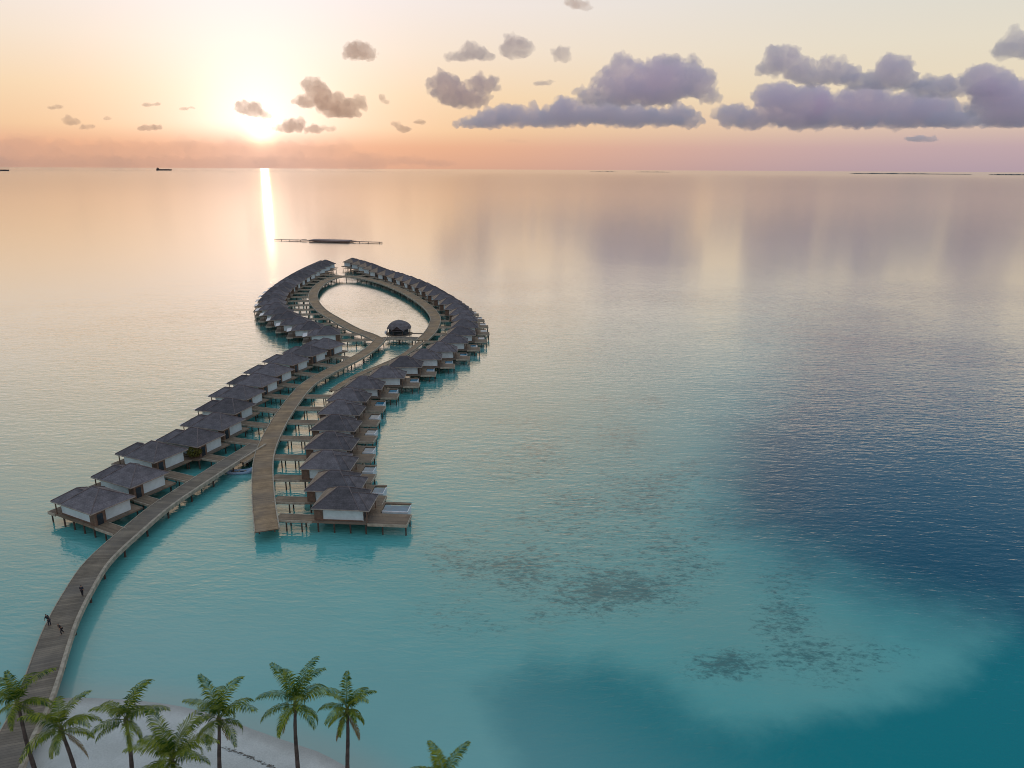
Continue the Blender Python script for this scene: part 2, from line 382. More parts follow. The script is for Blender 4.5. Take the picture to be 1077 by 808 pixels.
def cloud(lobes, dist, label, material, seed, vox_px=1.3, rough=1.0, base=None, puffs=24):
    """lobes: (px, py, rx, ry) on the photograph, at a distance of dist metres"""
    rnd=random.Random(seed); k=dist/F
    cx=sum(l[0] for l in lobes)/len(lobes); cy=max(l[1]+l[3] for l in lobes) if base is None else base
    def P(px,py,dd=0):
        d=ray(px,py); hh=math.hypot(d.x,d.y); return Vector((d.x/hh*dist,d.y/hh*dist,CAMH+d.z/hh*dist))
    o0=P(cx,cy); radial=Vector((o0.x,o0.y,0)).normalized()
    bm=bmesh.new()
    def ball(c,rx,ry,rz):
        mt=Matrix.Translation(c)@Matrix.Diagonal((rx,ry,rz,1)); bmesh.ops.create_icosphere(bm,subdivisions=2,radius=1,matrix=mt)
    for px,py,rx,ry in lobes:
        c=P(px,py)-o0; dep=(rx+ry)/2
        c+=radial*rnd.uniform(-.4,.4)*dep*k
        ball(c,rx*k*.78,dep*k*.8,ry*k*.78)
        for i in range(puffs):
            an=rnd.uniform(-.25,PI+.25); q=rnd.uniform(.55,.95); ph=rnd.uniform(-1,1)
            pr=rnd.choice((.16,.2,.26,.34,.44))*rnd.uniform(.9,1.15)*min(rx,ry*1.4)*k
            ball(c+Vector((math.cos(an)*rx*q*k*math.cos(ph*.9),0,math.sin(an)*ry*q*k))+radial*math.sin(ph)*dep*k*.7,pr*1.15,pr,pr*.95)
    me=bpy.data.meshes.new('cl'); bm.to_mesh(me); bm.free()
    o=bpy.data.objects.new('cl',me); C.objects.link(o)
    def remesh(ob,vox):
        r=ob.modifiers.new('r','REMESH'); r.mode='VOXEL'; r.voxel_size=vox
        dg=bpy.context.evaluated_depsgraph_get(); mm=bpy.data.meshes.new_from_object(ob.evaluated_get(dg)); old=ob.data
        bpy.data.objects.remove(ob); bpy.data.meshes.remove(old); return mm
    m2=remesh(o,vox_px*k)
    off=Vector((seed*13.1,seed*7.7,seed*3.3))
    nrms=[v.normal.copy() for v in m2.vertices]
    for v,n_ in zip(m2.vertices,nrms):
        p=v.co/k
        d=2.4*noise.fractal(p*.085+off,.9,2.1,2)+7.5*(abs(noise.noise(p*.13+off))-.2)+5.0*(abs(noise.noise(p*.29-off))-.2)+2.4*(abs(noise.noise(p*.62-off))-.2)+1.8*noise.fractal(p*.4+off,.75,2.1,4)
        v.co=v.co+n_*d*k*rough
        if v.co.z<1.2*k: v.co.z=1.2*k+(v.co.z-1.2*k)*.6
    o=bpy.data.objects.new('cl',m2); C.objects.link(o)
    m2=remesh(o,vox_px*k*.8)
    bm=bmesh.new(); bm.from_mesh(m2); seen=set(); comps=[]
    for v0 in bm.verts:
        if v0 in seen: continue
        comp=[]; st=[v0]; seen.add(v0)
        while st:
            q=st.pop(); comp.append(q)
            for e_ in q.link_edges:
                q2=e_.other_vert(q)
                if q2 not in seen: seen.add(q2); st.append(q2)
        vol=0; fset=set(f for q in comp for f in q.link_faces)
        for f in fset:
            vs=[l.vert.co for l in f.loops]
            for i in range(1,len(vs)-1): vol+=vs[0].dot(vs[i].cross(vs[i+1]))
        comps.append((vol,comp))
    vmax=max(c_[0] for c_ in comps)
    kill=[q for vol,comp in comps if vol<vmax*.12 for q in comp]
    if kill: bmesh.ops.delete(bm,geom=kill,context='VERTS')
    bm.to_mesh(m2); bm.free(); m2.update()
    m2.materials.append(material)
    for p in m2.polygons: p.use_smooth=True; p.material_index=0
    oo=link('cloud',m2); oo.location=o0; tag(oo,label,'cloud','evening clouds'); m2.name='cloud'
    return oo
B=M_CL_BIG; Q=M_CL_SM; W=M_CL_WARM
cloud([(379,57,15,8),(371,52,7,5),(388,59,9,5)],9000,'small rounded pinkish cloud high above the sunset',Q,1,1.1,.7)
cloud([(330,96,11,9),(322,108,14,6),(343,109,16,10),(355,114,22,8),(374,110,11,6),(360,120,24,4)],10000,'ragged orange-edged cloud just right of the sun glow with a raised left lobe',Q,2,1.2,.7)
cloud([(258,114,9,6),(266,118,11,6),(276,121,8,3.5)],10000,'small bright-rimmed cloud right above the setting sun',Q,3,1.,.6)
cloud([(308,133,15,6.5),(299,136,10,4),(330,137,11,4),(345,136,6,3.5)],11000,'low flat brownish cloud close to the right of the sun',Q,4,1.1,.6)
cloud([(402,104,4,5),(407,108,5,3)],11000,'tiny upright cloud fragment between the sun glow and the grey clouds',Q,5,.9,.4,puffs=6)
cloud([(416,131,6,3),(425,136,10,4)],12000,'thin slanting wisp of cloud left of the grey cloud bank',Q,6,.9,.4,puffs=6)
cloud([(441,129,9,2.6)],12000,'flat sliver of cloud beside the slanting wisp',Q,7,.9,.4,puffs=6)
for i,(px,py,rx,ry,lb) in enumerate([(58,113,9,2.4,'tiny cloud wisp at the far left above the horizon band'),(76,129,9,4,'slanting brownish wisp at far left, just under the tiny one'),(160,110,11,2.2,'thin dark streak of cloud in the orange sky left of the sun, upper one'),(158,135,15,3,'thin flat cloud streak in the orange sky left of the sun, lower one'),(198,114,9,2.2,'faint wisp of cloud nearest the sun on its left'),(113,125,6,2.2,'very small cloud speck between the left-hand wisps'),(93,134,9,2.6,'short cloud streak low at left next to the haze band')]):
    cloud([(px-rx*.35,py+.6,rx*.6,ry),(px+rx*.35,py-.3,rx*.6,ry*.8)],12000,lb,Q,20+i,.9,.4,puffs=6)
cloud([(608,6,12,4),(600,3,7,4),(616,9,7,3)],8000,'lone grey-mauve cloud at the very top of the sky',Q,31,1.,.5)
cloud([(486,61,15,6),(497,55,12,8),(509,60,9,6)],9000,'rounded mauve cloud, left one of the three small ones above the grey bank',W,32,1.1,.7)
cloud([(543,52,14,9),(534,57,8,5),(552,56,9,6)],9000,'rounded mauve cloud, middle one of the three small ones above the grey bank',W,33,1.1,.7)
cloud([(591,57,9,7),(594,62,6,4)],9000,'rounded mauve cloud, smallest of the three above the grey bank',W,34,1.,.6)
cloud([(570,88,13,2.6),(578,86,6,3)],10000,'flat little cloud in the clear gap above the grey bank',W,35,.9,.4,puffs=6)
cloud([(470,95,17,13),(484,106,26,9),(508,91,18,9),(497,108,20,7)],11500,'mauve-grey heaped cloud at the left end of the middle bank',W,36,1.3,.9)
cloud([(656,70,14,9),(668,78,20,10),(640,86,18,9),(700,80,24,15),(722,76,12,9),(733,92,18,15),(690,98,36,15),(655,100,30,13),(628,103,20,9),(745,103,9,7)],12500,'tallest heaped mauve cumulus over the middle of the horizon',B,37,1.3,1.0)
cloud([(512,127,26,9),(540,124,24,11),(566,126,28,9),(598,122,30,12),(630,122,30,11),(664,124,34,11),(700,124,30,11),(722,127,16,8),(495,131,14,5)],13500,'long paler cloud base spread low under the tallest heaped cumulus',B,52,1.3,1.0)
cloud([(709,62,10,4),(703,64,7,3)],12000,'scrap of cloud just above the top of the large middle bank',B,38,1.,.5,puffs=8)
cloud([(727,64,7,5),(734,66,5,3)],12000,'second scrap of cloud above the right shoulder of the large middle bank',B,48,1.,.5,puffs=8)
cloud([(825,66,17,12),(812,74,14,8),(842,76,14,10),(850,82,22,9),(880,80,22,10),(872,72,10,8)],11500,'blue-grey cumulus tower at the left of the right-hand bank',B,39,1.3,.9)
cloud([(938,80,22,13),(925,86,24,9),(958,88,16,7),(903,88,16,7)],11500,'blue-grey flat-based cumulus in the middle of the right-hand bank',B,40,1.3,.9)
cloud([(986,92,22,10),(972,96,14,7),(1004,96,14,7),(1032,88,20,12),(1046,92,16,10)],12000,'pair of blue-grey heaps toward the right of the right-hand bank',B,41,1.3,.9)
cloud([(770,124,16,12),(790,130,18,8),(806,104,16,10),(826,108,22,12),(848,112,22,14),(800,124,20,9),(838,126,34,10)],13500,'mauve cumulus at the left foot of the right-hand bank',B,42,1.3,1.0)
cloud([(884,112,22,13),(910,106,20,11),(902,124,34,11),(935,116,24,12),(960,110,22,11),(950,127,32,9),(985,118,26,12),(1004,127,30,9),(872,126,20,9)],13500,'broad low cumulus under the middle of the right-hand bank',B,53,1.3,1.0)
cloud([(1062,106,36,15),(1085,112,36,14),(1040,116,24,9),(1070,127,40,8)],12500,'dark slate-blue cloud at the right picture edge above the horizon',B,43,1.4,.9)
cloud([(1060,54,14,8),(1072,48,14,12),(1085,52,14,12)],9500,'grey cloud in the upper right corner of the sky',B,44,1.2,.8)
cloud([(964,146,14,3.6),(975,147,10,3)],16000,'small flat grey cloud low over the right horizon',B,45,1.,.5,puffs=6)
cloud([(540,148,12,2),(550,149,9,1.8)],16000,'faint flat scraps low over the middle horizon',M_CL_THIN,46,.9,.3,puffs=6)
# low veil over the horizon at left
rb=random.Random(5)
cloud([(20+i*24,160-6*abs(noise.noise((i*.7,1.3,0)))-(2 if 3<i<8 else 0),20,9) for i in range(-4,15)]+[(380,166,26,6),(420,169,30,5),(460,172,30,4)]+[(20+i*40,172,42,9) for i in range(-3,10)],17000,'long hazy orange-grey cloud veil lying on the horizon under the sun',M_CL_THIN,47,1.6,.8,base=182,puffs=8)

# ------------------------------------------------------------------ people on the jetty
def skin_mesh(name, joints, edges, rad, mat_, lvl=2):
    me=bpy.data.meshes.new(name+'_cage'); me.from_pydata(joints,edges,[]); o=bpy.data.objects.new(name+'_cage',me); C.objects.link(o)
    sk=o.modifiers.new('skin','SKIN'); ss=o.modifiers.new('sub','SUBSURF'); ss.levels=lvl; ss.render_levels=lvl
    if not me.skin_vertices: bpy.context.view_layer.objects.active=o
    for i,r_ in enumerate(rad): me.skin_vertices[0].data[i].radius=(r_,r_) if not isinstance(r_,tuple) else r_
    for v in me.skin_vertices[0].data: v.use_root=False
    me.skin_vertices[0].data[0].use_root=True
    dg=bpy.context.evaluated_depsgraph_get(); m2=bpy.data.meshes.new_from_object(o.evaluated_get(dg)); m2.name=name
    bpy.data.objects.remove(o); bpy.data.meshes.remove(me)
    m2.materials.clear(); m2.materials.append(mat_)
    for p in m2.polygons: p.use_smooth=True; p.material_index=0
    return m2
DZ=2.2
M_SKIN=simple('skin',(.33,.19,.12),.6,.1,3); M_HAIR=simple('dark_hair',(.012,.01,.009),.6,.2,6)
def person(loc, rz, label, shirt, trousers, lean=0., stride=.18, sit=False):
    root=empty('person',loc,rz); tag(root,label,'person')
    # facing +y ; joints
    hz=.92; sy=lean
    J=dict(pel=(0,0,hz),belly=(0,sy*.3,1.12),chest=(0,sy*.7,1.32),neck=(0,sy,1.48),head=(0,sy+.02,1.58),crown=(0,sy+.03,1.70),
      sl=(-.19,sy*.85,1.42),el=(-.25,sy*.85+.04,1.14),wl=(-.25,sy*.85+.16,.90),hl=(-.25,sy*.85+.20,.81),
      sr=(.19,sy*.85,1.42),er_=(.25,sy*.85-.05,1.14),wr=(.25,sy*.85+.02,.89),hr=(.25,sy*.85+.05,.80),
      tl=(-.10,0,.88),kl=(-.11,stride*.75,.50),al=(-.11,stride*.6,.08),fl=(-.11,stride*.6+.17,.04),
      tr=(.10,0,.88),kr=(.11,-stride*.35,.50),ar=(.11,-stride*1.1,.09),fr=(.11,-stride*1.1+.17,.04))
    if sit: pass
    K=list(J); ix={k:i for i,k in enumerate(K)}
    E=[('pel','belly'),('belly','chest'),('chest','neck'),('neck','head'),('head','crown'),('chest','sl'),('sl','el'),('el','wl'),('wl','hl'),('chest','sr'),('sr','er_'),('er_','wr'),('wr','hr'),('pel','tl'),('tl','kl'),('kl','al'),('al','fl'),('pel','tr'),('tr','kr'),('kr','ar'),('ar','fr')]
    rad=dict(pel=.13,belly=.12,chest=.145,neck=.055,head=.095,crown=.075,sl=.06,el=.043,wl=.032,hl=.035,sr=.06,er_=.043,wr=.032,hr=.035,tl=.09,kl=.058,al=.042,fl=.038,tr=.09,kr=.058,ar=.042,fr=.038)
    link('body',skin_mesh('body',[J[k] for k in K],[(ix[a],ix[b]) for a,b in E],[rad[k] for k in K],M_SKIN),root)
    def cloth(name,keys,edges,grow,mat_):
        i2={k:i for i,k in enumerate(keys)}
        link(name,skin_mesh(name,[J[k] for k in keys],[(i2[a],i2[b]) for a,b in edges],[rad[k]+grow for k in keys],mat_),root)
    cloth('shirt',['chest','belly','pel','sl','el','sr','er_'],[('chest','belly'),('belly','pel'),('chest','sl'),('sl','el'),('chest','sr'),('sr','er_')],.022,shirt)
    cloth('trousers',['pel','tl','kl','al','tr','kr','ar'],[('pel','tl'),('tl','kl'),('kl','al'),('pel','tr'),('tr','kr'),('kr','ar')],.018,trousers)
    hx=J['head']; link('hair',skin_mesh('hair',[(hx[0],hx[1]-.03,hx[2]+.02),(hx[0],hx[1]-.025,hx[2]+.14)],[(0,1)],[.095,.085],M_HAIR),root)
    return root
M_C1=simple('navy_cloth',(.02,.025,.04),.8,.2,3); M_C2=simple('black_cloth',(.012,.013,.018),.8,.2,3)
zt=DZ-.012
p=at(87,627,zt); person((p.x,p.y,zt),R(10),'person in dark clothes walking away along the jetty',M_C1,M_C2)
p=at(65.5,667,zt); person((p.x,p.y,zt),R(150),'person in black clothes bending forward on the jetty deck',M_C2,M_C2,lean=.28,stride=.24)
p=at(52.5,658.5,zt); person((p.x,p.y,zt),R(75),'person in dark clothes leaning out over the thin jetty railing',M_C2,M_C1,lean=.34,stride=.05)

# ------------------------------------------------------------------ boardwalks
DZ=2.2
def catmull(pts,step=1.6):
    pts=[Vector(p) for p in pts]; P=[pts[0]*2-pts[1]]+pts+[pts[-1]*2-pts[-2]]; o=[]
    for i in range(1,len(P)-2):
        p0,p1,p2,p3=P[i-1:i+3]; n=max(2,int((p2-p1).length/step))
        for k in range(n):
            s=k/n; o.append(.5*((2*p1)+(p2-p0)*s+(2*p0-5*p1+4*p2-p3)*s*s+(3*p1-p0-3*p2+p3)*s**3))
    o.append(pts[-1]); return o
WALKS=[]
def path(pxs, z=DZ): return catmull([at(px,py,z) for px,py in pxs])
def ribbon_box(mb, pts, o0, o1, z0, z1, uvs=None):
    n=len(pts); vs=[]; L=0; us=[]
    for i,p in enumerate(pts):
        tg=(pts[min(i+1,n-1)]-pts[max(i-1,0)]); tg.z=0; tg.normalize(); nr=Vector((tg.y,-tg.x,0))
        if i: L+=(p-pts[i-1]).length
        a_=p+nr*o0; b_=p+nr*o1
        vs+=[(a_.x,a_.y,z1),(b_.x,b_.y,z1),(b_.x,b_.y,z0),(a_.x,a_.y,z0)]; us+=[(L,o0),(L,o1),(L,o1+.3),(L,o0-.3)]
    fs=[]
    for i in range(n-1):
        for k in range(4):
            fs.append((i*4+k,(i+1)*4+k,(i+1)*4+(k+1)%4,i*4+(k+1)%4))
    fs+=[(3,2,1,0),(n*4-4,n*4-3,n*4-2,n*4-1)]
    mb.add(vs,fs); return us
def boardwalk(name,pxs,width,label,cat,deckmat,z=DZ,pile_step=7.,rail_l=(.22,.28),rail_r=(.22,.28),pr=.17,pts=None,skip=0):
    root=empty(name); tag(root,label,cat,'timber walkways of the villa resort')
    pts=pts or path(pxs,z); hw=width/2
    WALKS.append((pts,hw))
    mb=MB(); us=ribbon_box(mb,pts,-hw,hw,z-.16,z)
    me=mb.mesh('deck',deckmat); uv=me.uv_layers.new(name='UVMap')
    for lp in me.loops: uv.data[lp.index].uv=us[lp.vertex_index]
    fix_normals(link('deck',me,root))
    for sgn,(rw,rh) in ((-1,rail_l),(1,rail_r)):
        mb=MB(); e0=sgn*(hw+.004); e1=sgn*(hw+rw); ribbon_box(mb,pts,min(e0,e1),max(e0,e1),z-.42,z+rh-.1)
        fix_normals(mb.build('edge_beam',M_BEAM,root))
    # bearer under the deck and piles
    mb=MB(); ribbon_box(mb,pts,-hw*.72,-hw*.72+.25,z-.5,z-.164); ribbon_box(mb,pts,hw*.72-.25,hw*.72,z-.5,z-.164)
    fix_normals(mb.build('bearer',M_PILE,root))
    acc=skip; n=len(pts); me_p=None
    for i in range(1,n):
        acc+=(pts[i]-pts[i-1]).length
        if acc>=pile_step:
            acc=0; tg=(pts[i]-pts[i-1]); tg.z=0; tg.normalize(); nr=Vector((tg.y,-tg.x,0))
            for sgn in(-1,1):
                q=pts[i]+nr*sgn*hw*.8
                if me_p is None: me_p=MB().tube([(0,0,-3),(0,0,z-.165)],pr,7).mesh('pile',M_PILE)
                o=link('pile',me_p,root); o.location=(q.x,q.y,0)
    return root,pts
JET=[(-60,925),(-25,860),(1,808),(13,779),(29,750),(43,714),(51,690),(64,655),(82,621),(103,590),(139,557),(168,533),(200,511.5),(232,491),(254,477.5),(271,467)]
STEM=[(280.8,558),(276.8,522),(277,484),(286,458),(301,432),(322,406),(345,391.5),(370,379),(387,369),(397,360.5),(401,355)]
RING=[(399,358),(388,352.5),(373,347),(353,336),(338,326.5),(330.5,317),(330,308),(336,300),(345,294.5),(358,291),(375,291.5),(400,297),(425,307),(446,320),(457,332),(457,341),(452,350),(444,358)]
SIDE=[(443,359.5),(433,367.5),(420,376),(402,384),(382,392),(364,401.5),(350,411)]
boardwalk('jetty',JET,3.5,'long curved grey timber jetty running from the beach out to the villas','jetty',M_DECKG,z=DZ-.012,rail_l=(.12,.16),rail_r=(.42,.34),pile_step=6.5)
boardwalk('boardwalk',STEM,3.7,'straight brown central boardwalk between the two rows of villas','boardwalk',M_DECK,z=DZ,rail_l=(.16,.22),rail_r=(.24,.24))
boardwalk('boardwalk',RING,3.9,'brown timber boardwalk looping round the oval pool of lagoon water','boardwalk',M_DECK,z=DZ-.006,pile_step=8.6)
boardwalk('walkway',SIDE,1.9,'narrow pale walkway running behind the villas from the oval loop','walkway',M_DECK,z=DZ-.018,rail_l=(.14,.18),rail_r=(.14,.18))
boardwalk('footbridge',[(401,356.5),(415,355.5),(430,355.8),(446,357)],3.2,'short pale footbridge closing the oval loop beside the pavilion','footbridge',M_DECKG,z=DZ-.024,pile_step=5)
boardwalk('landing',[(252,485.5),(259,482),(267,476)],2.2,'small timber landing where the jetty meets the central boardwalk','landing',M_DECK,z=DZ-.030,pile_step=3,rail_l=(.1,.12),rail_r=(.1,.12))

# ------------------------------------------------------------------ villas
def hip(mb, x0,x1,y0,y1,ze,zr, rx0,rx1, ry, th=.16):
    """hip roof: eaves rectangle, ridge along x from rx0 to rx1 at ry"""
    vs=[(x0,y0,ze),(x1,y0,ze),(x1,y1,ze),(x0,y1,ze),(rx0,ry,zr),(rx1,ry,zr)]
    vb=[(x0,y0,ze-th),(x1,y0,ze-th),(x1,y1,ze-th),(x0,y1,ze-th)]
    mb.add(vs+vb,[(0,1,5,4),(1,2,5),(2,3,4,5),(3,0,4),(6,9,8,7),(0,6,7,1),(1,7,8,2),(2,8,9,3),(3,9,6,0)])
def villa_parts(s, long=False):
    """list of (part name, mesh, [sub-parts], location); s = +1 outward is +x, -1 mirrored"""
    L=[]; XW=16.3 if s>0 else 17.5; XE=XW-1.3; XD=(22.6 if long else 20.2) if s>0 else 19.2
    def P(name,mb,m,subs=None,loc=None):
        if s<0: mb.flipx()
        me=mb.mesh(name,m); L.append([name,me,subs or [], (s*loc[0],loc[1],loc[2]) if loc else (0,0,0)]); return L[-1]
    def sub(p,name,mb,m):
        if s<0: mb.flipx()
        p[2].append((name,mb.mesh(name,m)))
    P('floor',MB().box(6.3,XW-.4,-.1,8.9,DZ-.34,DZ-.03),M_DECKV)
    X1=XW-.39
    ob=P('outer_deck',MB().box(X1,XD,-.1,3.9,DZ-.36,DZ-.05),M_DECKV)
    sub(ob,'deck_edge',MB().box(X1,XD+.1,-.22,-.104,DZ-.5,DZ-.02).box(XD+.004,XD+.12,-.104,3.9,DZ-.5,DZ-.02),M_BEAM)
    if s>0:
        P('side_deck',MB().box(X1,X1+1.2,3.91,8.6,DZ-.36,DZ-.06).box(X1+1.2,XD-.9,8.0,8.6,DZ-.36,DZ-.06),M_DECKV)
        pl=P('plunge_pool',MB().box(X1+1.3,XD-.9,4.9,7.4,DZ-1.3,DZ-.16),M_POOL)
        sub(pl,'pool_rim',MB().box(XD-.896,XD-.75,4.7,7.6,DZ-1.35,DZ-.02).box(X1+1.3,XD-.9,4.7,4.896,DZ-1.35,DZ-.02),M_SCREEN)
    else:
        P('awning',MB().add([(XW+.1,1,DZ+2.2),(XD,1,DZ+1.9),(XD,6.6,DZ+1.9),(XW+.1,6.6,DZ+2.2),(XW+.1,1,DZ+2.12),(XD,1,DZ+1.82),(XD,6.6,DZ+1.82),(XW+.1,6.6,DZ+2.12)],[(0,1,2,3),(7,6,5,4),(0,4,5,1),(1,5,6,2),(2,6,7,3),(3,7,4,0)]),M_SCREEN)
        P('side_deck',MB().box(X1,XD,3.91,8.6,DZ-.36,DZ-.06),M_DECKV)
    wl=P('wall',MB().prism([(8.1,.55),(XE,.55),(XE,5.3),(14.0,5.3),(14.0,7.3),(7.3,7.3),(7.3,2.3),(8.1,2.3)],DZ-.03,DZ+2.45),M_WALL)
    sub(wl,'skirting',MB().box(8.1,XE,.47,.546,DZ-.03,DZ+.16),M_TIMBER)
    wn=P('window',MB().box(XE+.004,XE+.06,1.0,4.9,DZ+.05,DZ+1.95),M_GLASS)
    sub(wn,'frame',MB().box(XE+.062,XE+.12,.92,1.0,DZ,DZ+2.03).box(XE+.062,XE+.12,2.9,2.98,DZ,DZ+2.03).box(XE+.062,XE+.12,4.9,4.98,DZ,DZ+2.03).box(XE+.062,XE+.12,.92,4.98,DZ+1.96,DZ+2.05),M_TIMBER)
    P('window',MB().box(9.2,12.6,7.304,7.35,DZ+.5,DZ+1.9),M_GLASS)
    en=P('entrance',MB().box(6.62,8.09,.35,2.29,DZ-.03,DZ+2.2),M_TIMBER)
    sub(en,'door',MB().box(6.56,6.616,.75,1.75,DZ,DZ+1.95),M_GLASS)
    # main hip roof, and the lower wing towards the sea
    EX=6.45; RX=10.0; RY=3.9; EY=7.8; ze,zr=DZ+2.5,DZ+4.75
    mb=MB(); hip(mb,EX,14.7,-.35,EY,ze,zr,RX,11.8,RY)
    side=None
    if s>0:   # the slope over the entrance is tan, lighter than the other slopes
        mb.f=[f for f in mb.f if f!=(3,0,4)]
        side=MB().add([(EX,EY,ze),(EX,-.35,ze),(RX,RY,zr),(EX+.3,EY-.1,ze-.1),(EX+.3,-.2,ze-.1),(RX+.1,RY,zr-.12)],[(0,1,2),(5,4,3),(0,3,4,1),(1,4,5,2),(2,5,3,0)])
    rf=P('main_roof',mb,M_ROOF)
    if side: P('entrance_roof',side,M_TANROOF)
    mc=MB(); e=.05
    for a_,b_ in (((EX,-.35,ze),(RX,RY,zr)),((14.7,-.35,ze),(11.8,RY,zr)),((14.7,EY,ze),(11.8,RY,zr)),((EX,EY,ze),(RX,RY,zr)),((RX,RY,zr),(11.8,RY,zr))):
        mc.tube([(a_[0],a_[1],a_[2]+e),(b_[0],b_[1],b_[2]+e)],.085,5)
    sub(rf,'ridge_cap',mc,M_CAP)
    sub(rf,'fascia',MB().box(EX-.08,14.78,-.43,-.353,ze-.2,ze-.02).box(EX-.08,EX-.004,-.35,EY,ze-.2,ze-.02).box(14.704,14.78,6.4,EY,ze-.2,ze-.02).box(EX-.08,14.78,EY+.004,EY+.08,ze-.2,ze-.02),M_FASCIA)
    mb=MB(); hip(mb,11.2,XW,-.28,6.3,DZ+2.42,DZ+4.15,12.2,XW-2.6,3.0)
    rw=P('wing_roof',mb,M_ROOF)
    mc=MB()
    for a_,b_ in (((XW,-.28,DZ+2.42),(XW-2.6,3.,DZ+4.15)),((XW,6.3,DZ+2.42),(XW-2.6,3.,DZ+4.15)),((12.4,3.,DZ+4.15),(XW-2.6,3.,DZ+4.15))):
        mc.tube([(a_[0],a_[1],a_[2]+e),(b_[0],b_[1],b_[2]+e)],.08,5)
    sub(rw,'ridge_cap',mc,M_CAP)
    sub(rw,'fascia',MB().box(14.8,XW+.08,-.36,-.283,DZ+2.2,DZ+2.4).box(XW+.004,XW+.08,-.28,6.3,DZ+2.2,DZ+2.4),M_FASCIA)
    for x in (7.2,10.0,12.8,15.5):
        for y in (.3,8.3): P('pile',MB().tube([(0,0,-2.5),(0,0,DZ-.345)],.15,7),M_PILE,loc=(x,y,0))
    for x,y in ((18.4,.25),(XD-.2,.25),(XD-.2,3.6)) if s>0 else ((18.9,.25),(18.9,4.2),(18.9,8.2)): P('pile',MB().tube([(0,0,-2.5),(0,0,DZ-.37)],.13,7),M_PILE,loc=(x,y,0))
    P('post',MB().tube([(0,0,DZ-.05),(0,0,DZ+2.1)],.11,6),M_TIMBER,loc=(XW-.5,.1,0))
    P('post',MB().tube([(0,0,DZ-.05),(0,0,DZ+2.1)],.11,6),M_TIMBER,loc=(XW-.5,5.9,0))
    return L
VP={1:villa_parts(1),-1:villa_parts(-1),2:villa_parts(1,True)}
ORD=['first','second','third','fourth','fifth','sixth','seventh','eighth','ninth','tenth','eleventh','twelfth','thirteenth','fourteenth','fifteenth','sixteenth','seventeenth','eighteenth','nineteenth','twentieth']
def villa(side, loc, th, label, group, linkto=None, kind=None):
    root=empty('overwater_villa',(loc.x,loc.y,0),th); tag(root,label,'villa',group)
    for name,me,subs,pl in VP[kind or side]:
        o=link(name,me,root); o.location=pl
        for sn,sm in subs: link(sn,sm,o)
    # link walkway of this villa: from its entrance straight to the nearest boardwalk
    if linkto:
        out=Vector((math.cos(th),math.sin(th),0))*side; al=Vector((-math.sin(th),math.cos(th),0))
        st=Vector((loc.x,loc.y,0))+out*6.28+al*.85
        best=40; 
        for pts,hw in linkto:
            for a_,b_ in zip(pts,pts[1:]):
                d=b_-a_; den=(-out.x)*(-d.y)-(-out.y)*(-d.x)
                den=out.x*d.y-out.y*d.x
                if abs(den)<1e-6: continue
                # st - t*out = a + u*d
                rx,ry=st.x-a_.x,st.y-a_.y
                t_=(rx*d.y-ry*d.x)/den; u_=(out.x*ry-out.y*rx)/den*1.0
                u_=(rx*out.y-ry*out.x)/(d.x*out.y-d.y*out.x) 
                if 0<=u_<=1 and -2<t_<best:
                    dn=d.normalized(); si=abs(out.x*dn.y-out.y*dn.x); best=t_-hw/max(.35,si)
        ln=best if best<39 else 6.0
        if ln>.4:
            mb=MB().box(6.29-ln,6.29,-.05,2.25,DZ-.3,DZ-.04)
            if side<0: mb.flipx()
            o=mb.build('link_walkway',M_DECKV,root)
            e=MB().box(6.29-ln,6.28,-.17,-.054,DZ-.4,DZ+.02).box(6.29-ln,6.28,2.254,2.37,DZ-.4,DZ+.02)
            if side<0: e.flipx()
            e.build('edge_beam',M_BEAM,o)
            k=max(1,int(ln//3.2))
            for i in range(k):
                x=6.29-ln+ (i+.7)*ln/(k+.4)
                for y in(.1,2.1):
                    q=link('pile',VP_PILE,root); q.location=(side*x,y,0)
    return root
VP_PILE=MB().tube([(0,0,-2.5),(0,0,DZ-.305)],.13,7).mesh('pile',M_PILE)
def place(side, anchor_local, px, th, label, group, walks, kind=None):
    ax,ay,az=anchor_local; p=at(px[0],px[1],az)
    out=Vector((math.cos(th),math.sin(th),0))*side; al=Vector((-math.sin(th),math.cos(th),0))
    return villa(side, p-out*ax-al*ay, th, label, group, walks, kind)
RIDGE=(10.6,3.9,DZ+4.75); WALLC=(7.3,4.6,DZ+1.1)
RW=[((359.5,512),-4),((350.5,494.5),-3),((343,473.5),-3),((346,454),-3),((351,436),-3),((357,420.5),-3),((365,407.5),-2),((381,395.5),0),((405,385),1),((424,374.5),2),((445,367),3)]
for i,(px,th) in enumerate(RW):
    if i==0: lb='front villa of the right-hand row, with its deck on tall piles'
    else: lb=f'{ORD[i]} villa from the front in the row right of the straight boardwalk'
    place(1,RIDGE,px,R(th),lb,'villas right of the central boardwalk',[WALKS[1]] if i<6 else [WALKS[3],WALKS[1]],2 if i==0 else None)
LW=[((122,536),-28),((160,509.5),-27),((181.5,484),-25),((223,468),-20),((246,451),-17),((258,434.5),-16),((269,420),-16),((285,407),-18),((300,396),-20),((317,384.6),-22),((336,375.7),-24),((354.5,368),-24)]
for i,(px,th) in enumerate(LW):
    if i==0: lb='front villa of the left-hand row, with pale walls beside the jetty'
    elif i<3: lb=f'{ORD[i]} pale-walled villa from the front beside the curved grey jetty'
    else: lb=f'{ORD[i-3]} villa past the shrub in the row left of the straight boardwalk'
    place(-1,WALLC,px,R(th),lb,'villas left of the boardwalk',[WALKS[0],WALKS[1]])
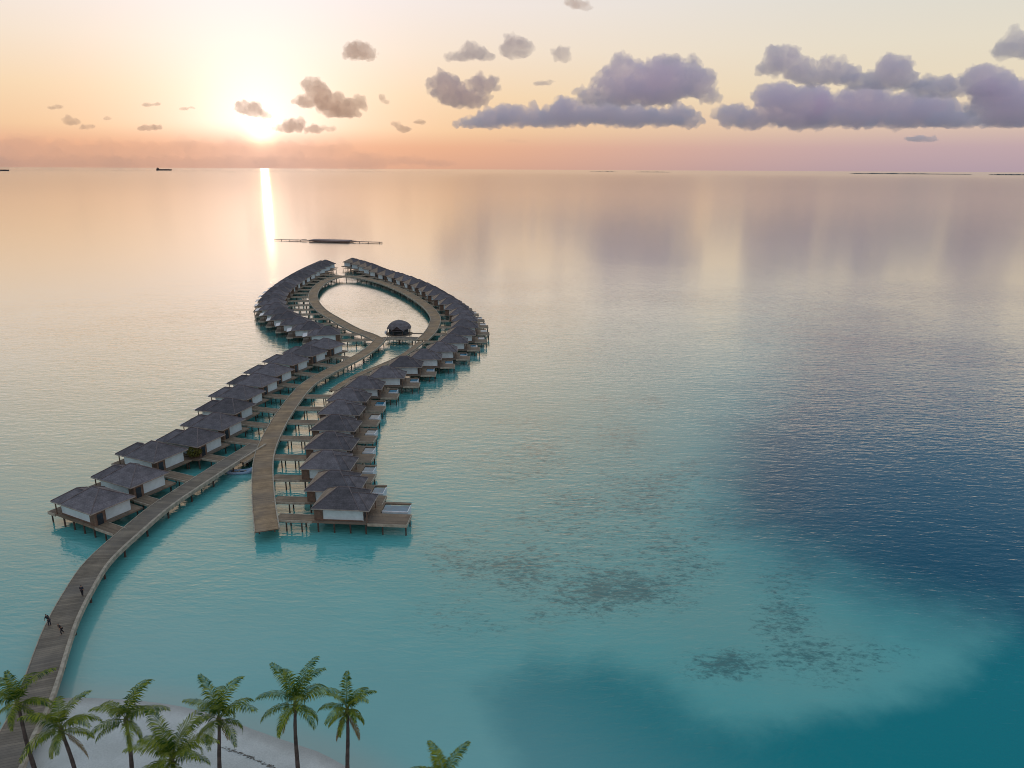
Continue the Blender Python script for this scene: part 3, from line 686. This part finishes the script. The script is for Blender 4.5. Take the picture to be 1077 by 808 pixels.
def resample(pts,step):
    o=[pts[0]]; acc=0
    tot=sum((b-a).length for a,b in zip(pts,pts[1:])); n=max(1,round(tot/step)); step=tot/n
    for a_,b_ in zip(pts,pts[1:]):
        acc+=(b_-a_).length
        if acc>=step-1e-3: o.append(b_); acc-=step
    return o
def ring_villas(pxs, side, thf, lab, grp, step):
    pts=catmull([at(px,py,RIDGE[2]) for px,py in pxs],.25); ps=resample(pts,step)
    for i,p in enumerate(ps):
        j=min(range(len(pts)),key=lambda k:(pts[k]-p).length); tg=(pts[min(j+3,len(pts)-1)]-pts[max(j-3,0)]); 
        th=thf(i/(len(ps)-1),math.atan2(tg.y,tg.x))
        out=Vector((math.cos(th),math.sin(th),0))*side; al=Vector((-math.sin(th),math.cos(th),0))
        villa(side,p-out*RIDGE[0]-al*RIDGE[1],th,lab(i,len(ps)),grp,[WALKS[2],WALKS[3]])
    return ps
RR=[(462,359.5),(476,349.5),(484.5,341),(487,332),(484,324),(477.5,317),(468,310),(458,304),(449,299),(439,294.5),(429,290.5),(417,286.5),(404,283),(394,279.5),(383,275),(370,271.5)]
def lab_r(i,n):
    if i==n-1: return 'farthest villa of the loop right of the gap, at the top of the oval'
    return f'{ORD[i]} villa counted from the near end round the right side of the oval loop'
ring_villas(RR,1,lambda f,a: R(4)+max(0,(f-.30))/.70*R(62),lab_r,'villas round the right side of the oval loop',12.4)
RL=[(344.5,343),(327.6,338),(311,331),(298,324),(290,316),(290.5,307.5),(299,298.5),(312,289.5),(328,280.5),(343,273.5)]
def lab_l(i,n):
    if i==0: return 'villa at the near left corner of the oval loop with a broad pale end wall'
    if i==n-1: return 'farthest villa of the loop left of the gap, at the top of the oval'
    return f'{ORD[i+1]} villa counted from the near corner round the left side of the oval loop'
ring_villas(RL,-1,lambda f,a: R(14)-max(0,(f-.5))/.5*R(40)-f*R(10),lab_l,'villas round the left side of the oval loop',11.6)

# ------------------------------------------------------------------ pavilion in the loop
p=at(420,350,DZ)
root=empty('pavilion',(p.x,p.y,0),R(0)); root.scale=(.76,.76,.9); tag(root,'small pavilion with a dark domed shingle roof on piles inside the oval loop','pavilion')
oc=lambda r,n=8,o=PI/8:[(r*math.cos(2*PI*k/n+o),r*math.sin(2*PI*k/n+o)) for k in range(n)]
MB().prism(oc(6.6),DZ-.35,DZ-.05).build('floor',M_DECKV,root)
mb=MB(); prev=None; rings=[(6.1,DZ+2.3),(5.3,DZ+3.5),(3.9,DZ+4.5),(2.0,DZ+5.2)]
vs=[]; fs=[]
for r_,z_ in rings: vs+=[(x,y,z_) for x,y in oc(r_)]
for i in range(3):
    for k in range(8): fs.append((i*8+k,i*8+(k+1)%8,(i+1)*8+(k+1)%8,(i+1)*8+k))
vs.append((0,0,DZ+5.5)); fs+=[(24+k,24+(k+1)%8,32) for k in range(8)]; fs.append(tuple(range(7,-1,-1)))
ro=mb.add(vs,fs).build('roof',M_ROOF,root)
MB().tube([(0,0,DZ+5.3),(0,0,DZ+6.1)],[.14,.03],6).build('finial',M_CAP,ro)
MB().add([(-3.2,-6.9,DZ+1.9),(3.2,-6.9,DZ+1.9),(0,-6.9,DZ+3.9),(-3.2,-3,DZ+1.9),(3.2,-3,DZ+1.9),(0,-3,DZ+3.9)],[(0,2,5,3),(2,1,4,5),(0,3,4,1)]).build('porch_roof',M_ROOF,root)
MB().prism(oc(4.9),DZ-.05,DZ+2.3).build('wall',M_GLASS,root)
mp=MB().tube([(0,0,DZ-.05),(0,0,DZ+2.3)],.14,6).mesh('post',M_TIMBER); mq=MB().tube([(0,0,-2.5),(0,0,DZ-.355)],.16,7).mesh('pile',M_PILE)
for x,y in oc(5.7):
    o=link('post',mp,root); o.location=(x,y,0); o=link('pile',mq,root); o.location=(x,y,0)
MB().box(-6.9,-6.1,-1.2,1.2,DZ-.06,DZ+.9).build('bar_counter',M_SCREEN,root)
MB().box(6.2,13,-.2,1.4,DZ-.3,DZ-.06).build('link_walkway',M_DECKV,root)

# ------------------------------------------------------------------ distant jetty with building (beyond the loop)
a_=at(290,251.5,.8); b_=at(403,254.5,.8); mid=at(346,253.3,.8)
root=empty('arrival_jetty',(mid.x,mid.y,0),math.atan2(b_.y-a_.y,b_.x-a_.x)); tag(root,'long low dark jetty with a flat building alone on the water beyond the villas','jetty')
M_FARWOOD=simple('sun_bleached_timber',(.26,.19,.16),.8,.2,.3)
Lh=(b_-a_).length; xa=-(mid-a_).length; xb=(b_-mid).length
MB().box(xa*.55,xb,-1.2,1.2,.5,.9).build('deck',M_FARWOOD,root)
MB().add([(xa,-.5,.45),(xa*.55,-1.6,.45),(xa*.55,1.6,.45),(xa,.5,.45),(xa,-.5,.7),(xa*.55,-1.6,1.0),(xa*.55,1.6,1.0),(xa,.5,.7)],[(0,3,2,1),(4,5,6,7),(0,1,5,4),(1,2,6,5),(2,3,7,6),(3,0,4,7)]).build('landing_stage',M_FARWOOD,root)
x0,x1=-16,20
MB().box(x0,x1,-5,-1.25,.4,1.0).box(x0,x1,1.25,5,.4,1.0).build('platform',M_FARWOOD,root)
MB().box(x0+1,x1-1,-4.4,4.4,1.0,1.5).build('wall',M_FASCIA,root)
mb=MB(); hip(mb,x0,x1-.5,-5.2,5.2,1.52,2.1,x0+5,x1-5,0); mb.build('roof',simple('faded_roof',(.38,.28,.25),.8,.2,.3),root)
for x in (xa*.85,xa*.7,xa*.5,x1+8,x1+16,xb-2): MB().tube([(x,-1.25,-2),(x,-1.25,1.15)],.25,6).build('mooring_post',M_PILE,root)
for x in (xa*.45,x1+2): MB().box(x-2,x+2,-1.1,1.1,.904,1.3).build('shelter',M_FARWOOD,root)

# ------------------------------------------------------------------ boat at the landing
p=at(254,498,0)
root=empty('boat',(p.x,p.y,0),R(8)); tag(root,'pale blue curved wooden boat moored in the corner by the landing','boat')
def hull(Lb,W,rise_b,rise_s,zd):
    secs=[]; n=14
    for i in range(n+1):
        s=i/n; x=-Lb/2+Lb*s; wd=W/2*max(.04,(math.sin(PI*min(1,max(0,s*.86+.10))))**.7); 
        top=zd+rise_b*max(0,(s-.55)/.45)**2.2+rise_s*max(0,(.3-s)/.3)**2; bot=-.35+ (top+.1)*max(0,(s-.6)/.4)**2.5*.75+ (top*.6)*max(0,(.18-s)/.18)**2
        secs.append((x,wd,top,bot))
    return secs
secs=hull(6.0,1.7,1.25,.35,.62); vs=[];fs=[]
for x,wd,top,bot in secs: vs+=[(x,-wd,top),(x,-wd*.8,bot+(top-bot)*.4),(x,0,bot),(x,wd*.8,bot+(top-bot)*.4),(x,wd,top),(x,wd-.08 if wd>.1 else wd*.5,top-.02),(x,0,top-.45 if wd>.2 else top-.05),(x,-wd+.08 if wd>.1 else -wd*.5,top-.02)]
for i in range(len(secs)-1):
    for k in range(8): fs.append((i*8+k,(i+1)*8+k,(i+1)*8+(k+1)%8,i*8+(k+1)%8))
fs+=[tuple(range(8)),tuple(range(len(vs)-1,len(vs)-9,-1))]
fix_normals(MB().add(vs,fs).build('hull',simple('boat_blue',(.36,.50,.66),.4,.1,1),root,True))
MB().box(-2.2,1.4,-.62,.62,.36,.40).build('deck',simple('boat_deck',(.05,.08,.13),.6,.3,1),root)
for x in(-1.6,-.4,.8): MB().box(x-.14,x+.14,-.72,.72,.44,.50).build('thwart',M_BEAM,root)
MB().tube([(2.75,0,1.5),(3.12,0,2.35)],[.10,.05],7).build('stem_post',M_BEAM,root)
MB().tube([(-2.3,-.6,.55),(.9,-.72,.95)],.035,5).build('oar',M_BEAM,root)

# ------------------------------------------------------------------ foliage
def leafmat(name,c0,c1,back=.5):
    m,t,b=mat(name); tc=t.N('ShaderNodeTexCoord').outputs['Object']
    g=t.N('ShaderNodeNewGeometry'); oi=t.N('ShaderNodeObjectInfo').outputs['Random']
    f=t.m('ADD',t.m('MULTIPLY',g.outputs['Random Per Island'],.55),t.m('MULTIPLY',t.noise(tc,.7,3,.5),.25)); f=t.m('ADD',f,t.m('MULTIPLY',oi,.25))
    c=t.mix(t.smooth(f,.2,.85),c0,c1); t.put(b.inputs['Base Color'],c); b.inputs['Roughness'].default_value=.55; b.inputs['Specular IOR Level'].default_value=.2
    tr=t.N('ShaderNodeBsdfTranslucent',i_Color=c); mx=t.N('ShaderNodeMixShader',i_0=.32); t.l.new(b.outputs[0],mx.inputs[1]); t.l.new(tr.outputs[0],mx.inputs[2])
    t.l.new(mx.outputs[0],next(n for n in t.n if n.type=='OUTPUT_MATERIAL').inputs[0]); return m
M_FROND=leafmat('palm_green',(.035,.095,.008),(.30,.35,.03))
M_DEAD=leafmat('palm_dry',(.17,.11,.035),(.30,.21,.06))
M_RACH=simple('rachis',(.10,.10,.03),.6,.2,1)
M_TRUNK=simple('palm_trunk',(.075,.06,.05),.9,.4,2,bump=.5)
M_SHRUB=leafmat('shrub_leaf',(.08,.09,.015),(.24,.22,.05))
def frond(az,e0,Lf,droop,rnd,hang=.5,twist=0.0):
    """one coconut frond: arched rachis with two rows of leaflets"""
    mb=MB(); n=19; h=Vector((math.cos(az),math.sin(az),0)); side=Vector((-h.y,h.x,0))
    P=[]; p=Vector((0,0,0)); e=e0
    for i in range(n+1):
        P.append(p.copy()); s=i/n; e=e0-droop*(s**1.35); d=h*math.cos(e)+Vector((0,0,1))*math.sin(e)+side*twist*s; p=p+d.normalized()*Lf/n
    mb.tube(P,[.045*(1-.85*i/n) for i in range(n+1)],4)
    for i in range(3,n+1):
        s=i/n; tg=(P[min(i+1,n)]-P[i-1]).normalized(); up=side.cross(tg).normalized()*-1
        if up.z<0: up=-up
        for sg in(-1,1):
            for half in(0,1):
                if half and i==n: continue
                q=P[i] if not half else (P[i]+P[i+1])/2
                ll=Lf*.215*math.sin(PI*min(1,.10+.86*s**.8))**.7*rnd.uniform(.78,1.12)+.08
                fw=.35+.75*s
                d=(side*sg+tg*fw+up*(.32-.25*s)+Vector((0,0,-hang*rnd.uniform(.5,1.3)))*.55).normalized()
                d2=(d+Vector((0,0,-hang*rnd.uniform(.7,1.5)))).normalized()
                wd=.046*rnd.uniform(.8,1.2)*(Lf/3.6)**.5; ax=tg*wd
                m1=q+d*ll*.5; m2=m1+d2*ll*.5
                mb.add([q-ax*.6,q+ax*.6,m1+ax,m1-ax,m2],[(0,1,2,3),(3,2,4)])
    return mb
def palm(px, zc, th_px, label, nf=17, Lf=3.5, seed=1, dead=0, lean=(0,0), cone=False, fl=None, wind=.0):
    rnd=random.Random(seed)
    c=at(px[0],px[1],zc); bx,by=c.x+lean[0],c.y+lean[1]; bz=land_z(bx,by)-.2
    root=empty('coconut_palm',(bx,by,bz)); tag(root,label,'palm','coconut palms along the beach')
    top=Vector((c.x-bx,c.y-by,zc-bz)); n=14; pts=[]; rs=[]
    for i in range(n+1):
        s=i/n; k=s*s*.6+s*.4; pts.append((top.x*k+.12*math.sin(s*5+seed),top.y*k,top.z*s)); rs.append(.24*(1-.45*s)+.12*max(0,1-s*7)+.015*(i%2))
    MB().tube(pts,rs,9).build('trunk',M_TRUNK,root,True)
    tp=Vector(pts[-1])
    # crownshaft fibre and nuts
    MB().tube([tp-Vector((0,0,.25)),tp+Vector((0,0,.15)),tp+Vector((0,0,.5))],[.17,.24,.06],7).build('crown_heart',M_RACH,root,True)
    golden=2.39996; 
    for i in range(nf):
        s=(i+.5)/nf; e0=R(86)-s*R(88)+rnd.uniform(-.16,.16); az=i*golden+seed+rnd.uniform(-.35,.35)
        droop=R(72)+s*R(40)+rnd.uniform(-.3,.4); lf=Lf*(.78+.34*math.sin(PI*min(1,s*1.1+.15)))*rnd.uniform(.8,1.15)
        o=frond(az,e0,lf,droop,rnd,hang=.55+.5*s,twist=rnd.uniform(-.25,.25)+wind).build('frond',M_FROND,root); o.location=tp+Vector((0,0,.2-.3*s))
    for k in range(dead):
        o=frond(R(-60)+k*2.1+seed*.3,R(-52),Lf*.95,R(32),rnd,hang=.75).build('frond',M_DEAD,root); o.location=tp-Vector((0,0,.12)); o['label']='dry yellow hanging frond'
    nut=bmesh.new(); 
    for k in range(6):
        a2=k*1.05+seed; bmesh.ops.create_icosphere(nut,subdivisions=1,radius=.13,matrix=Matrix.Translation((.27*math.cos(a2),.27*math.sin(a2),-.22-.12*(k%2))))
    mn=bpy.data.meshes.new('coconuts'); nut.to_mesh(mn); nut.free(); mn.materials.append(M_RACH); o=link('coconut_bunch',mn,root); o.location=tp
    return root
palm((18,741),11,None,'coconut palm at the lower left corner overlapping the jetty deck',nf=13,Lf=4.1,seed=2,lean=(.3,.2))
palm((65,768),10.4,None,'low bushy coconut palm just beside the jetty railing, leaning slightly',nf=14,Lf=4.2,seed=5,lean=(.6,0),dead=1)
palm((133,758),10.6,None,'slender coconut palm with a small crown standing on the pale sand',nf=13,Lf=4.0,seed=11,lean=(-.6,.2))
palm((180,800),9.5,None,'short dense coconut palm with a thick crown cut by the lower picture edge',nf=22,Lf=4.7,seed=4,lean=(0,0))
palm((229,757),11,None,'coconut palm with wind-swept fronds beside the dark seagrass line',nf=13,Lf=4.2,seed=9,lean=(-.5,.1),wind=.12,dead=1)
palm((312,741),11.2,None,'tall straight coconut palm with an even round crown and one yellow frond',nf=14,Lf=4.2,seed=13,lean=(-.7,0),dead=1)
palm((364,748),10.6,None,'thin coconut palm with a narrow crown and dry fronds hanging down its trunk',nf=13,Lf=3.1,seed=16,lean=(-.2,0),dead=2)
palm((466,824),10.5,None,'coconut palm showing only its top fronds above the picture edge',nf=13,Lf=3.9,seed=21,lean=(0,0))
# shrub on a villa deck
p=at(205,481,DZ)
root=empty('shrub',(p.x,p.y,0)); tag(root,'yellow-green leafy shrub on a small platform between two villas','shrub')
MB().box(-1.6,1.6,-1.4,1.4,DZ-.3,DZ-.02).build('planter_platform',M_TIMBER,root)
for x in(-1.3,1.3): MB().tube([(x,-1.1,-2),(x,-1.1,DZ-.3)],.15,6).build('pile',M_PILE,root)
MB().tube([(0,0,DZ-.02),(.1,0,DZ+.8),(.05,0,DZ+1.4)],[.12,.09,.05],6).build('stem',M_TRUNK,root)
mb=MB(); rnd=random.Random(8)
for k in range(900):
    d=Vector((rnd.gauss(0,1),rnd.gauss(0,1),rnd.gauss(0,1))).normalized()*rnd.uniform(.5,1)**.5
    q=Vector((d.x*1.5,d.y*1.4,DZ+1.3+d.z*1.05))+Vector((rnd.gauss(0,.12),rnd.gauss(0,.12),rnd.gauss(0,.12)))
    a2=Vector((rnd.gauss(0,1),rnd.gauss(0,1),rnd.gauss(0,1))).normalized(); b2=a2.orthogonal().normalized(); l=rnd.uniform(.12,.24)
    mb.add([q-a2*l,q+b2*l*.4,q+a2*l,q-b2*l*.4],[(0,1,2,3)])
mb.build('foliage',M_SHRUB,root)

# ------------------------------------------------------------------ far ships and islands
M_SHIP=simple('ship_hull',(.05,.04,.045),.6,.2,.01)
def ship(px,py,dist,Ls,label,rz=0):
    d=ray(px,py); d.z=0; d.normalize(); p=d*dist
    root=empty('ship',(p.x,p.y,0),rz); tag(root,label,'ship'); w_=Ls*.08
    MB().add([(-Ls/2,-w_,0),(Ls*.42,-w_,0),(Ls/2,0,0),(Ls*.42,w_,0),(-Ls/2,w_,0),(-Ls/2,-w_,Ls*.075),(Ls*.42,-w_,Ls*.075),(Ls*.53,0,Ls*.09),(Ls*.42,w_,Ls*.075),(-Ls/2,w_,Ls*.075)],
        [(4,3,2,1,0),(5,6,7,8,9),(0,1,6,5),(1,2,7,6),(2,3,8,7),(3,4,9,8),(4,0,5,9)]).build('hull',M_SHIP,root)
    MB().box(-Ls*.46,-Ls*.34,-w_*.8,w_*.8,Ls*.075,Ls*.15).build('bridge',M_SHIP,root)
    MB().tube([(-Ls*.42,0,Ls*.15),(-Ls*.42,0,Ls*.20)],Ls*.012,6).build('funnel',M_SHIP,root)
    MB().box(-Ls*.3,Ls*.38,-w_*.7,w_*.7,Ls*.075,Ls*.088).build('hatch',M_SHIP,root)
ship(172,175,15000,265,'long dark cargo ship on the horizon left of the sunset')
ship(-1,175,12000,200,'dark ship on the horizon cut by the left picture edge',rz=R(30))
M_ISLE=simple('island_green',(.13,.12,.11),.9,.3,.01)
def island(px0,px1,dist,h,label,seed):
    d0=ray(px0,178); d1=ray(px1,180); d0.z=d1.z=0; p0=d0.normalized()*dist; p1=d1.normalized()*dist
    mb=MB(); n=40; vs=[];fs=[]; dv=(p1-p0); nr=Vector((-dv.y,dv.x,0)).normalized(); wd=dv.length*.12
    for i in range(n+1):
        s=i/n; env=math.sin(PI*s)**.35; hh=h*env*(.45+.9*abs(noise.noise((s*7,seed,0)))+.4*abs(noise.noise((s*23,seed,3)))); q=p0.lerp(p1,s); w2=wd*env+1
        vs+=[tuple(q-nr*w2),tuple(q+Vector((0,0,hh))),tuple(q+nr*w2)]
    for i in range(n):
        fs+=[(i*3,i*3+3,i*3+4,i*3+1),(i*3+1,i*3+4,i*3+5,i*3+2)]
    tag(mb.add(vs,fs).build('island',M_ISLE),label,'island','islands on the horizon',kind='structure')
island(893,1024,16000,22,'long low island on the right horizon',1)
island(668,705,18000,14,'faint low island below the big middle cloud',2)
island(1040,1090,15000,22,'low island at the right edge of the horizon',3)
island(620,650,18000,11,'tiny low island at the middle of the horizon',6)

# ------------------------------------------------------------------ render settings
S.view_settings.view_transform='Standard'; S.view_settings.look='None'; S.view_settings.exposure=0; S.view_settings.gamma=1
S.render.engine='CYCLES'; S.cycles.use_denoising=True
try: S.cycles.denoiser='OPENIMAGEDENOISE'
except Exception: pass
S.cycles.filter_width=1.0; S.cycles.max_bounces=22; S.cycles.volume_bounces=20; S.cycles.sample_clamp_indirect=4; S.cycles.sample_clamp_direct=0; S.cycles.caustics_reflective=False
